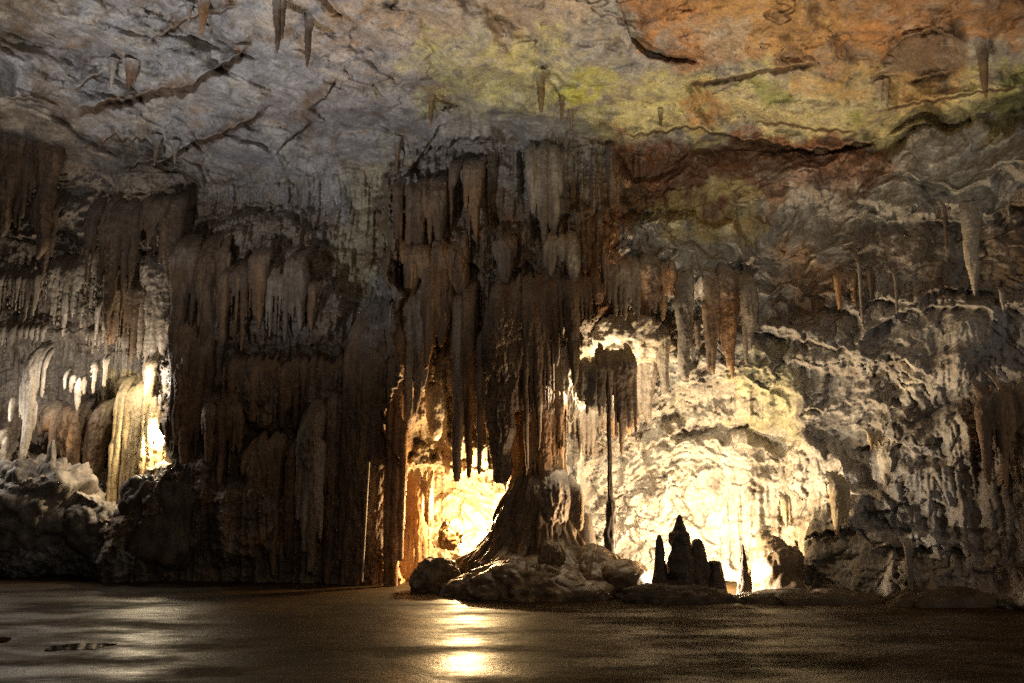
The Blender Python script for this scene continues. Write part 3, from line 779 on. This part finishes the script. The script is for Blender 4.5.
# --- central curtain
GC = "dripstone of the central curtain"
curtain("rusty orange column running down to the floor at the niche's left edge", [(396, 286, 600, 11), (390, 300, 600, 9), (402, 420, 560, 8), (399, 280, 420, 10)], "orange", GC, lift=.25, p=.06, name="dripstone_column", cat="column")
curtain("grey brown ribbed stalactites right of the rusty column", row(404, 428, 262, [(404, 418), (416, 408), (428, 372)], 15, 4, 18), "grey", GC, lift=.3)
curtain("yellowish brown stalactite group with a ragged end over the pale hollow", row(424, 452, 250, [(424, 372), (440, 352), (452, 340)], 12, 5, 12), "brown", GC, lift=.4)
single("crusted pale stalactite hanging in the hollow above the niche", 436, 380, 440, 22, "pale", GC, p=.35, lift=.25)
single("long smooth grey stalactite, tallest over the niche", 458, 278, 482, 15, "grey", GC, p=.22, lift=.6)
single("long brown crusted stalactite right of the tall grey one", 470, 268, 478, 12, "brown", GC, p=.25, lift=.6)
curtain("pair of fused pale grey stalactites with a dark slit between them", [(480, 326, 474, 9), (491, 326, 470, 10), (486, 318, 372, 16), (497, 360, 462, 7)], "grey", GC, p=.25, lift=.65)
curtain("dark chocolate curtain hanging right of the fused pale pair", row(498, 530, 262, [(498, 452), (512, 440), (530, 430)], 19, 4, 22), "dark", GC, lift=.6, p=.25)
curtain("dark ribbed curtain with many thin tips over the column mound", row(524, 562, 258, [(524, 452), (545, 420), (562, 360)], 13, 6, 24), "dark", GC, lift=.55, p=.5)
curtain("orange crusted stalactites reaching down to the column mound", row(530, 566, 372, [(530, 474), (550, 480), (566, 440)], 10, 7, 9), "orange", GC, lift=.75, p=.35)
curtain("rusty slanting blades hanging just left of the column mound", row(500, 526, 420, [(500, 478), (515, 500), (526, 480)], 9, 4, 8), "orange", GC, lift=.45, p=.5)
curtain("grey lumpy hanging bosses in the middle of the central curtain", row(496, 516, 232, [(496, 272), (506, 282), (516, 258)], 12, 4, 6), "grey", GC, lift=.4)
curtain("pair of rounded grey bosses high on the curtain's right side", [(552, 228, 276, 16), (572, 225, 285, 20), (562, 230, 262, 14), (546, 240, 268, 8)], "grey", GC, lift=.45, p=.35)
curtain("dark fringe of thin stalactites at the curtain's lower right", row(560, 600, 268, [(560, 352), (580, 332), (600, 300)], 9, 10, 12), "dark", GC, lift=.5)
curtain("tall grey flutes high on the curtain just below the ceiling", row(526, 566, 134, [(526, 226), (545, 236), (566, 220)], 11, 7, 14), "grey", GC, lift=.2, p=.4)
curtain("brown flutes under the grey peak of the curtain", row(448, 486, 146, [(448, 196), (470, 230), (486, 214)], 12, 5, 16), "brown", GC, lift=.2)
curtain("charcoal flutes on the left shoulder of the central curtain", row(392, 446, 168, [(392, 262), (420, 250), (446, 226)], 14, 7, 18), "dark", GC, lift=.2)
curtain("wide brown drapery across the middle of the central curtain", row(400, 470, 232, [(400, 300), (440, 312), (470, 290)], 17, 6, 22), "brown", GC, lift=.2, p=.3)
curtain("row of amber organ pipes at the niche's left wall", row(402, 432, 474, [(402, 590), (418, 575), (432, 520)], 6, 8, 6), "orange", GC, D=19.7, p=.08, back=.3)
rock("boulder", "brown lit boulder leaning inside the glaring niche", "boulder", None, 438, 466, 516, 552, 20.0, .35, "mud", .42, 2.2, 1.0, 7)
rock("boulder", "dark flat boulder in front of the niche", "boulder", None, 412, 462, 557, 604, 17.5, .55, "boulder", .2, 2.0, .75, 8)

# --- column mound
root = bpy.data.objects.new("flowstone_mound", None); COL.objects.link(root)
root.location = (float(at(540, 596, 16.6)[0]), 16.6, 0)
root["label"] = "great rounded flowstone mound under a column, right of the glaring niche"; root["category"] = "flowstone mound"
turned("cascade", None, None, None, 528, 18.0, [(428, 24), (450, 34), (470, 46), (488, 58), (504, 72), (520, 86), (534, 98), (548, 116), (560, 140), (600, 165)], "mud", .10, .7, 260, .9, lean=20, parent=root, fl=.17)
rock("slab", None, None, None, 446, 606, 556, 640, 16.9, 1.5, "mud", .15, 1.0, 1.0, 9, 220, root, .04)
rock("slope", None, None, None, 556, 640, 544, 640, 17.2, 1.1, "mud", .12, 1.0, 1.1, 11, 200, root, .04)
dripstone("drapery", None, None, None, [(553, 464, 528, 52), (531, 478, 540, 15), (540, 468, 552, 12), (548, 466, 556, 11), (556, 466, 554, 12), (564, 468, 552, 11), (571, 474, 545, 12), (578, 484, 530, 11), (536, 470, 548, 20)], "brown", D=17.5, p=.16, rag=.05, parent=root, push_top=.6)
dripstone("neck", None, None, None, [(534, 392, 474, 11), (543, 372, 484, 13), (552, 380, 476, 12), (560, 394, 470, 9), (548, 380, 440, 24)], "orange", D=17.9, p=.15, parent=root, push_top=.3)
rock("knob", None, None, None, 540, 566, 540, 572, 16.6, .4, "mud", .22, 2.4, .9, 12, 110, root, .1)
GR = "boulders along the foot of the rock"
rock("boulder", "rounded mud coated boulder at the mound's right foot, by the thin column", "boulder", GR, 596, 652, 558, 610, 16.6, .7, "mud", .14, 1.3, .85, 13)
rock("boulder", "long low dark rock in front of the stalagmite cluster", "boulder", GR, 618, 740, 582, 622, 15.6, .6, "soil", .26, 1.2, .8, 14)
rock("boulder", "low dark rock between the mound and the floor", "boulder", GR, 528, 620, 578, 622, 16.1, .6, "mud", .18, 1.4, .8, 15)
rock("boulder", "low rubble hump where the mound's left end meets the floor", "boulder", GR, 442, 532, 574, 618, 16.9, .7, "mud", .16, 1.5, .8, 16)

# --- right alcove
GA = "dripstone over the lit right alcove"
curtain("grey bell shaped drapery with thin hanging tips, above the bright shelf", row(604, 640, 250, [(604, 300), (622, 320), (640, 314)], 11, 8, 7), "grey", GA, lift=.35, p=.35)
curtain("dark brown drapery tucked right of the grey bell shaped one", row(640, 662, 252, [(640, 318), (662, 306)], 12, 4, 5), "brown", GA, lift=.1)
curtain("rusty short stalactites between the bell drapery and the grey blade", row(662, 676, 260, [(662, 306), (676, 296)], 8, 3, 5), "orange", GA, lift=.2)
single("broad blunt grey brown blade hanging left of the brown pair", 683, 268, 380, 16, "grey", GA, p=.2, lift=.5)
single("small dark stalactite behind the blunt blade", 697, 318, 348, 8, "dark", GA, p=.35, lift=.15)
curtain("brown pointed blade reaching lowest over the alcove", [(711, 266, 374, 13), (708, 300, 372, 9), (716, 262, 340, 12)], "brown", GA, p=.35, lift=.5)
curtain("red brown fringed drapery between the pointed blade and the grey one", row(718, 742, 262, [(718, 330), (730, 362), (742, 340)], 9, 5, 8), "orange", GA, lift=.35, p=.5)
curtain("slate grey blade stalactite, rightmost over the alcove", [(748, 262, 350, 15), (744, 268, 366, 7), (752, 266, 330, 12)], "grey", GA, p=.3, lift=.5)
curtain("grey drapery lobe at the left end of the bright shelf", row(582, 602, 352, [(582, 402), (592, 412), (602, 396)], 12, 4, 6), "grey", GA, D=17.45, p=.3)
curtain("brown ribbed stalactites hanging under the bright shelf", row(598, 636, 342, [(598, 420), (618, 436), (636, 428)], 8, 11, 10), "brown", GA, D=17.4, p=.45)
curtain("smooth tan lobe hanging from the shelf's right part", row(634, 652, 328, [(634, 390), (645, 418), (652, 376)], 12, 4, 8), "grey", GA, lift=.5, p=.4)
single("pale grey tapered stalactite at the shelf's right end", 663, 318, 394, 17, "grey", GA, lift=.45, p=.4)
curtain("orange fringe of short stalactites behind the thin column's top", row(602, 640, 410, [(602, 446), (620, 440), (640, 426)], 6, 10, 7), "orange", GA, lift=.3, p=.5)
curtain("pale drip cluster left of the thin column", row(566, 604, 396, [(566, 440), (585, 462), (604, 430)], 8, 9, 9), "grey", GA, lift=.1, p=.5)
turned("thin_column", "very thin knobbly column rising from the boulder to the stalactites", "column", GA, 612, 17.2, [(372, 1.5), (385, 4), (430, 4.5), (470, 4.0), (500, 5), (503, 9), (520, 9), (535, 12), (556, 12), (575, 15)], "dark", .3, 3.0)
rock("flowstone_shelf", "bright cream shelf of flowstone under the bell shaped drapery", "flowstone shelf", GA, 578, 668, 314, 366, 18.7, .7, "pale", .22, 1.6, .9, 31, 170, None, .08)
rock("flowstone_shelf", "glaring cream flowstone lobe at the curtain's right edge, left of the shelf", "flowstone shelf", GA, 550, 586, 346, 420, 18.0, .4, "pale", .25, 1.8, .9, 32, 150, None, .1)
GS = "stalagmites in front of the lit right alcove"
st = turned("stalagmite", "tallest dark stalagmite with a pointed head, in the cluster's middle", "stalagmite", GS, 682, 16.0, [(515, 3), (519, 6), (523, 8), (526, 11), (531, 14), (533, 18), (545, 21), (560, 25), (575, 28), (592, 30)], "dark", .22, 4.0, fl=.10)
turned("stalagmite", "slim pointed dark stalagmite left of the tallest one", "stalagmite", GS, 661, 16.0, [(535, 2.5), (540, 6), (548, 9), (560, 11), (575, 13), (594, 15)], "dark", .22, 4.0, fl=.10)
turned("stalagmite", "round headed dark stalagmite fused right of the tallest one", "stalagmite", GS, 699, 16.1, [(539, 5), (541, 10), (548, 13), (556, 18), (575, 24), (594, 28)], "dark", .22, 4.0, fl=.10)
turned("stalagmite", "short stubby dark stalagmite at the cluster's right end", "stalagmite", GS, 716, 16.1, [(561, 9), (563, 14), (570, 15), (580, 18), (596, 22)], "dark", .22, 4.0, fl=.10)
turned("stalagmite", "lone slender stalagmite with a thick foot, right of the cluster", "stalagmite", GS, 745, 16.3, [(545, 2), (555, 5), (565, 8), (574, 9), (577, 12), (588, 14), (598, 14)], "dark", .22, 4.0, fl=.10)
turned("stalagmite", "blunt dark stalagmite between the mound and the thin column", "stalagmite", GS, 587, 17.8, [(514, 4), (518, 10), (526, 15), (540, 19), (560, 24), (580, 30)], "dark", .1, 3.0)
turned("stalagmite", "tiny dark stalagmite at the foot of the thin column", "stalagmite", GS, 602, 17.1, [(551, 3), (556, 6), (575, 8)], "dark", .22, 4.0, fl=.10)

# --- right wall
GW = "stalactites on the grey right wall"
single("big tapered pale stalactite, largest on the grey right wall", 971, 200, 296, 25, "pale", GW, p=.62, D=15.2, lift=.3)
single("thin brown stalactite hanging left of the big tapered pale one", 945, 192, 257, 6, "brown", GW, D=15.3, p=.5)
single("hair thin grey stalactite over the ledge in the middle of the right wall", 860, 240, 330, 4.5, "grey", GW, lift=.2, p=.3)
single("thin grey stalactite right of the hair thin one", 896, 264, 315, 5, "grey", GW, lift=.2, p=.45)
curtain("rusty fringe of small stalactites beside the hair thin one", row(836, 858, 266, [(836, 296), (858, 304)], 6, 6, 6), "orange", GW, lift=.2)
single("small dark brown stalactite just right of the hair thin one", 870, 262, 302, 8, "brown", GW, lift=.2)
curtain("short cream drips lit on the lower right wall", row(830, 850, 470, [(830, 516), (850, 528)], 7, 5, 7), "cream", GW, lift=.15, p=.4)
curtain("short cream drips hanging under the upper ledge of the lower right wall", row(866, 882, 430, [(866, 450), (882, 456)], 6, 4, 5), "cream", GW, lift=.2, p=.5)
curtain("orange streaked drips left of the cream drips on the lower right wall", row(780, 792, 492, [(780, 522), (792, 526)], 5, 4, 5), "cream", GW, lift=.15, p=.4)
single("slim pale drip column low on the right wall", 909, 536, 592, 7, "grey", GW, p=.15, lift=.3)
curtain("brown fluted cascade at the right edge of the wall", row(980, 1040, 372, [(980, 470), (1010, 500), (1040, 490)], 11, 10, 14), "brown", GW, lift=.0, push_top=.2, p=.4)

single("pale hooked drip right of the big tapered stalactite", 1003, 284, 312, 7, "pale", GW, lift=.2)
rock("boulder", "dark rounded rock at the alcove's right corner behind the lone stalagmite", "boulder", GR, 756, 800, 536, 612, 17.0, .7, "boulder", .25, 1.4, .8, 17)
rock("boulder", "long low bank of damp soil under the right wall", "soil bank", GR, 724, 900, 589, 622, 15.6, .6, "soil", .16, 1.2, .8, 18, 150)
rock("boulder", "dark soil bank at the foot of the wall's right end", "soil bank", GR, 880, 1060, 585, 630, 15.1, .7, "soil", .16, 1.2, .8, 19, 150)



# --- ceiling
GT = "stalactites on the ceiling"
single("brown pointed stalactite high on the ceiling above the long black crack", 203, -6, 38, 13, "orange", GT, lift=.1, push_top=0)
single("slim pale stalactite left of the brown pointed one near the top", 189, 4, 26, 6, "pale", GT, lift=.1, push_top=0)
single("brown blade shaped stalactite at the top, tallest on the left ceiling", 278, -8, 54, 9, "brown", GT, lift=.1, p=.4, push_top=0)
single("dark twin stalactite touching the tall brown blade", 283, -8, 42, 7, "dark", GT, lift=.12, p=.4, push_top=0)
single("long brown stalactite right of the tall brown blade on the left ceiling", 308, 12, 70, 10, "brown", GT, lift=.1, push_top=0)
single("pale icicle above the left end of the long crack", 112, 60, 92, 8, "pale", GT, lift=.12, push_top=0)
single("ochre triangular stalactite beside the pale icicle above the crack", 130, 62, 90, 12, "orange", GT, lift=.1, push_top=0)
single("pale pointed stalactite under the lower crack, left of two", 156, 136, 168, 8, "grey", GT, lift=.15, push_top=0)
single("pale pointed stalactite under the lower crack, right of two", 175, 142, 168, 8, "grey", GT, lift=.15, push_top=0)
single("shaggy brown stalactite on the green ceiling above the central curtain", 541, 72, 113, 9, "brown", GT, lift=.25, push_top=0, p=.35)
single("slim brown stalactite right of the shaggy one, higher of a pair", 562, 92, 128, 5, "brown", GT, lift=.12, push_top=0)
single("slim brown stalactite right of the shaggy one, lower of a pair", 571, 106, 138, 5, "brown", GT, lift=.12, push_top=0)
single("dark brown stalactite hanging from the rusty ceiling at the right", 983, 40, 98, 12, "dark", GT, lift=.3, push_top=0, p=.4)
single("pale short stalactite on the ochre ceiling, left of a pair", 880, 82, 108, 6, "pale", GT, lift=.12, push_top=0)
single("pale short stalactite on the ochre ceiling, right of a pair", 886, 80, 113, 6, "pale", GT, lift=.12, push_top=0)
single("tiny dark stalactite at the ceiling edge over the red brown band", 661, 110, 130, 4, "brown", GT, lift=.12, push_top=0)
single("thin brown stalactite at the ceiling's edge on the curtain's left shoulder", 397, 138, 180, 6, "brown", GT, lift=.15, push_top=0)
single("slanting brown stalactite over the left shoulder of the central curtain", 431, 90, 130, 7, "brown", GT, lift=.15, push_top=0)


# ------------------------------------------------------------------ cave floor
fx = np.arange(-26, 26.01, .10); fy = np.concatenate([np.arange(-8, 4, .5), np.arange(4, 27, .09)])
FX, FY = np.meshgrid(fx, fy)
FZ = fbm(FX * .35, FY * .35, 0 * FX, 3) * .025 + fbm(FX * 1.6, FY * 1.6, 5 + 0 * FX, 3) * .008
n_, m_ = FX.shape
fi = np.arange(n_ * m_).reshape(n_, m_)
fq = np.stack([fi[:-1, :-1], fi[:-1, 1:], fi[1:, 1:], fi[1:, :-1]], -1).reshape(-1, 4)


def floor_material():
    m = bpy.data.materials.new("wet_trodden_clay"); m.use_nodes = True
    nt = m.node_tree; nd = nt.nodes; L = nt.links; bs = nd["Principled BSDF"]
    geo = nd.new("ShaderNodeNewGeometry")

    def noise(sx, sy, detail, rg=.6):
        mp = nd.new("ShaderNodeMapping"); mp.inputs["Scale"].default_value = (sx, sy, 1)
        L.new(geo.outputs["Position"], mp.inputs["Vector"])
        t = nd.new("ShaderNodeTexNoise"); t.inputs["Scale"].default_value = 1; t.inputs["Detail"].default_value = detail; t.inputs["Roughness"].default_value = rg
        L.new(mp.outputs["Vector"], t.inputs["Vector"]); return t.outputs["Fac"]

    def ramp(fac, *st):
        r = nd.new("ShaderNodeValToRGB")
        while len(r.color_ramp.elements) < len(st): r.color_ramp.elements.new(.5)
        for e, (p_, c_) in zip(r.color_ramp.elements, st):
            e.position = p_; e.color = (*c_, 1) if isinstance(c_, tuple) else (c_, c_, c_, 1)
        L.new(fac, r.inputs["Fac"]); return r.outputs["Color"]
    big_ = noise(.35, .55, 5); sm = noise(2.2, 5, 9, .78)
    mx = nd.new("ShaderNodeMix"); mx.data_type = 'RGBA'; mx.blend_type = 'MULTIPLY'; mx.inputs[0].default_value = .8
    L.new(ramp(big_, (.32, (.019, .011, .004)), (.68, (.052, .031, .012))), mx.inputs[6])
    L.new(ramp(sm, (.34, .35), (.66, 1.5)), mx.inputs[7])
    da = nd.new("ShaderNodeAttribute"); da.attribute_name = "stain"
    m2 = nd.new("ShaderNodeMix"); m2.data_type = 'RGBA'; L.new(da.outputs["Fac"], m2.inputs[0])
    L.new(mx.outputs[2], m2.inputs[6]); m2.inputs[7].default_value = (.016, .010, .004, 1)
    L.new(m2.outputs[2], bs.inputs["Base Color"])
    L.new(ramp(noise(.5, .9, 6, .65), (.34, .33), (.46, .46), (.62, .75)), bs.inputs["Roughness"])
    L.new(ramp(noise(.5, .9, 6, .65), (.38, .30), (.50, .08), (.60, .03)), bs.inputs["Specular IOR Level"])
    b1 = nd.new("ShaderNodeBump"); b1.inputs["Strength"].default_value = .30; b1.inputs["Distance"].default_value = .035
    L.new(noise(1.6, 2.6, 5, .6), b1.inputs["Height"])
    b2 = nd.new("ShaderNodeBump"); b2.inputs["Strength"].default_value = .5; b2.inputs["Distance"].default_value = .012
    L.new(noise(14, 18, 4, .6), b2.inputs["Height"]); L.new(b1.outputs["Normal"], b2.inputs["Normal"])
    L.new(b2.outputs["Normal"], bs.inputs["Normal"])
    return m


FM = floor_material()
dx_ = (FX - 2.25 + .5 * fbm(FX * .8, FY * .8, 3 + 0 * FX, 4)) / 1.25; dy_ = (FY - 9.6 + .7 * fbm(FX * .9, FY * .9, 8 + 0 * FX, 4)) / 1.5
DMP = 1 - sstep(.82, 1.12, np.hypot(dx_, dy_))
DMP = np.maximum(DMP, sstep(.42, .8, fbm(FX * .45 + 3, FY * .45, 2 + 0 * FX, 5, .6)) * .8)
FZ = FZ - DMP * .012
link("cave_floor", mesh_from("cave_floor", np.stack([FX, FY, FZ], -1).reshape(-1, 3), fq, FM, np.repeat(DMP.reshape(-1, 1), 3, 1)), kind='structure')

wm = bpy.data.materials.new("still_puddle_water"); wm.use_nodes = True
wb = wm.node_tree.nodes["Principled BSDF"]
wb.inputs["Base Color"].default_value = (.018, .013, .008, 1); wb.inputs["Roughness"].default_value = .03; wb.inputs["IOR"].default_value = 1.33
_n = wm.node_tree.nodes.new("ShaderNodeTexNoise"); _n.inputs["Scale"].default_value = 3.0
_b = wm.node_tree.nodes.new("ShaderNodeBump"); _b.inputs["Strength"].default_value = .03; _b.inputs["Distance"].default_value = .02
wm.node_tree.links.new(_n.outputs["Fac"], _b.inputs["Height"]); wm.node_tree.links.new(_b.outputs["Normal"], wb.inputs["Normal"])
M['water'] = wm


def floor_z(x, y):
    return float(fbm(np.array([x * .35]), np.array([y * .35]), np.zeros(1), 3)[0] * .025 + fbm(np.array([x * 1.6]), np.array([y * 1.6]), np.array([5.0]), 3)[0] * .008)


def puddle(px0, px1, py0, py1, seed, nm='puddle', mt='water', wob=.38):
    ya, yb_ = float(yfloor(py1)), float(yfloor(py0))
    cy_ = (ya + yb_) / 2; ry = (yb_ - ya) / 2
    cx_ = ((px0 + px1) / 2 - CXP) / F * math.hypot(cy_, CAMH); rx = (px1 - px0) / 2 / F * math.hypot(cy_, CAMH)
    an = np.linspace(0, 2 * math.pi, 90, endpoint=False)
    k_ = 1 + wob * fbm(np.cos(an) * 1.1 + seed, np.sin(an) * 1.1, 0 * an, 5)
    z = max(floor_z(cx_ + a * rx * math.cos(t), cy_ + a * ry * math.sin(t)) for a in (0, .5, 1) for t in np.linspace(0, 6.28, 12)) + .003
    V = np.stack([cx_ + rx * k_ * np.cos(an), cy_ + ry * k_ * np.sin(an), 0 * an + z], -1)
    V = np.concatenate([V, [[cx_, cy_, z]]]); i = np.arange(90)
    f = np.stack([i, (i + 1) % 90, np.full(90, 90), np.full(90, -1)], -1)
    link(nm, mesh_from(nm, V, f, M[mt]), kind='structure')


for a in ((76, 128, 643, 650, 1), (-8, 40, 637, 643, 2.2)):
    puddle(*a)


# ------------------------------------------------------------------ light
w = bpy.data.worlds.new("World"); sc.world = w; w.use_nodes = True
w.node_tree.nodes["Background"].inputs["Color"].default_value = (.72, .80, 1.0, 1)
w.node_tree.nodes["Background"].inputs["Strength"].default_value = .011


def lamp(px, py, Y, watt, col, size=.08, spot=None, aim=None, blend=.6):
    ld = bpy.data.lights.new("cave_lamp_or_fill", 'SPOT' if spot else 'POINT')
    ld.energy = watt; ld.color = col; ld.shadow_soft_size = size
    o = bpy.data.objects.new("cave_lamp_or_fill", ld); COL.objects.link(o)
    o.location = [float(v) for v in at(px, py, Y)]
    if spot:
        ld.spot_size = R(spot); ld.spot_blend = blend
        from mathutils import Vector
        d = Vector([float(v) for v in at(*aim)]) - o.location
        o.rotation_euler = d.to_track_quat('-Z', 'Y').to_euler()
    return o


WARM = (1.0, .66, .30)
lamp(468, 508, 19.5, 950, WARM, .10)                                        # in the niche left of the mound
lamp(474, 545, 20.4, 460, WARM, .10)  # second niche light, added to burn out the back wall
lamp(698, 566, 17.9, 1050, (1.0, .72, .39), .10)                             # behind the stalagmites
lamp(700, 575, 16.6, 620, (1.0, .81, .57), .10)  # second, weaker light added to reach along the right wall
lamp(596, 385, 17.75, 210, (1.0, .84, .58), .06)                            # unseen lamp added to brighten the shelf right of the curtain
lamp(160, 434, 20.9, 430, (1.0, .80, .50), .08)                             # behind the edge of the dark mass
lamp(-30, 420, 20.6, 100, (1.0, .90, .78), .08)
lamp(66, 372, 20.6, 105, (1.0, .88, .72), .08)
lamp(142, 378, 20.7, 90, (1.0, .88, .72), .08)
lamp(-250, 640, 9.0, 3900, (.95, .95, .97), .4, 84, (210, 15, 14.5), 1.0)   # hall lights washing the ceiling
lamp(760, 650, 8.0, 2900, (1.0, .86, .58), .4, 66, (740, -10, 14.5), 1.0)
fill_back = lamp(512, 340, 5, 560, (1.0, .84, .62), .4)
fill_back.location = (2.5, -3, 4.5)  # unseen fill light added behind the camera to lift the dark rock
fill_right = lamp(512, 340, 5, 330, (1.0, .95, .88), .4)
fill_right.location = (10.5, 5.0, 3.5)  # unseen fill light added at the right to soften the wall's shadows


sc.view_settings.view_transform = 'Standard'; sc.view_settings.look = 'None'
sc.view_settings.gamma = 1; sc.view_settings.exposure = 0
sc.render.engine = 'CYCLES'
sc.cycles.use_denoising = False
sc.cycles.denoiser = 'OPENIMAGEDENOISE'
sc.cycles.denoising_input_passes = 'RGB_ALBEDO_NORMAL'
sc.cycles.denoising_prefilter = 'NONE'
sc.cycles.max_bounces = 5; sc.cycles.diffuse_bounces = 3; sc.cycles.glossy_bounces = 3
sc.cycles.sample_clamp_indirect = 1.0
sc.cycles.use_adaptive_sampling = False
sc.cycles.light_sampling_threshold = 0.0
sc.cycles.blur_glossy = .2
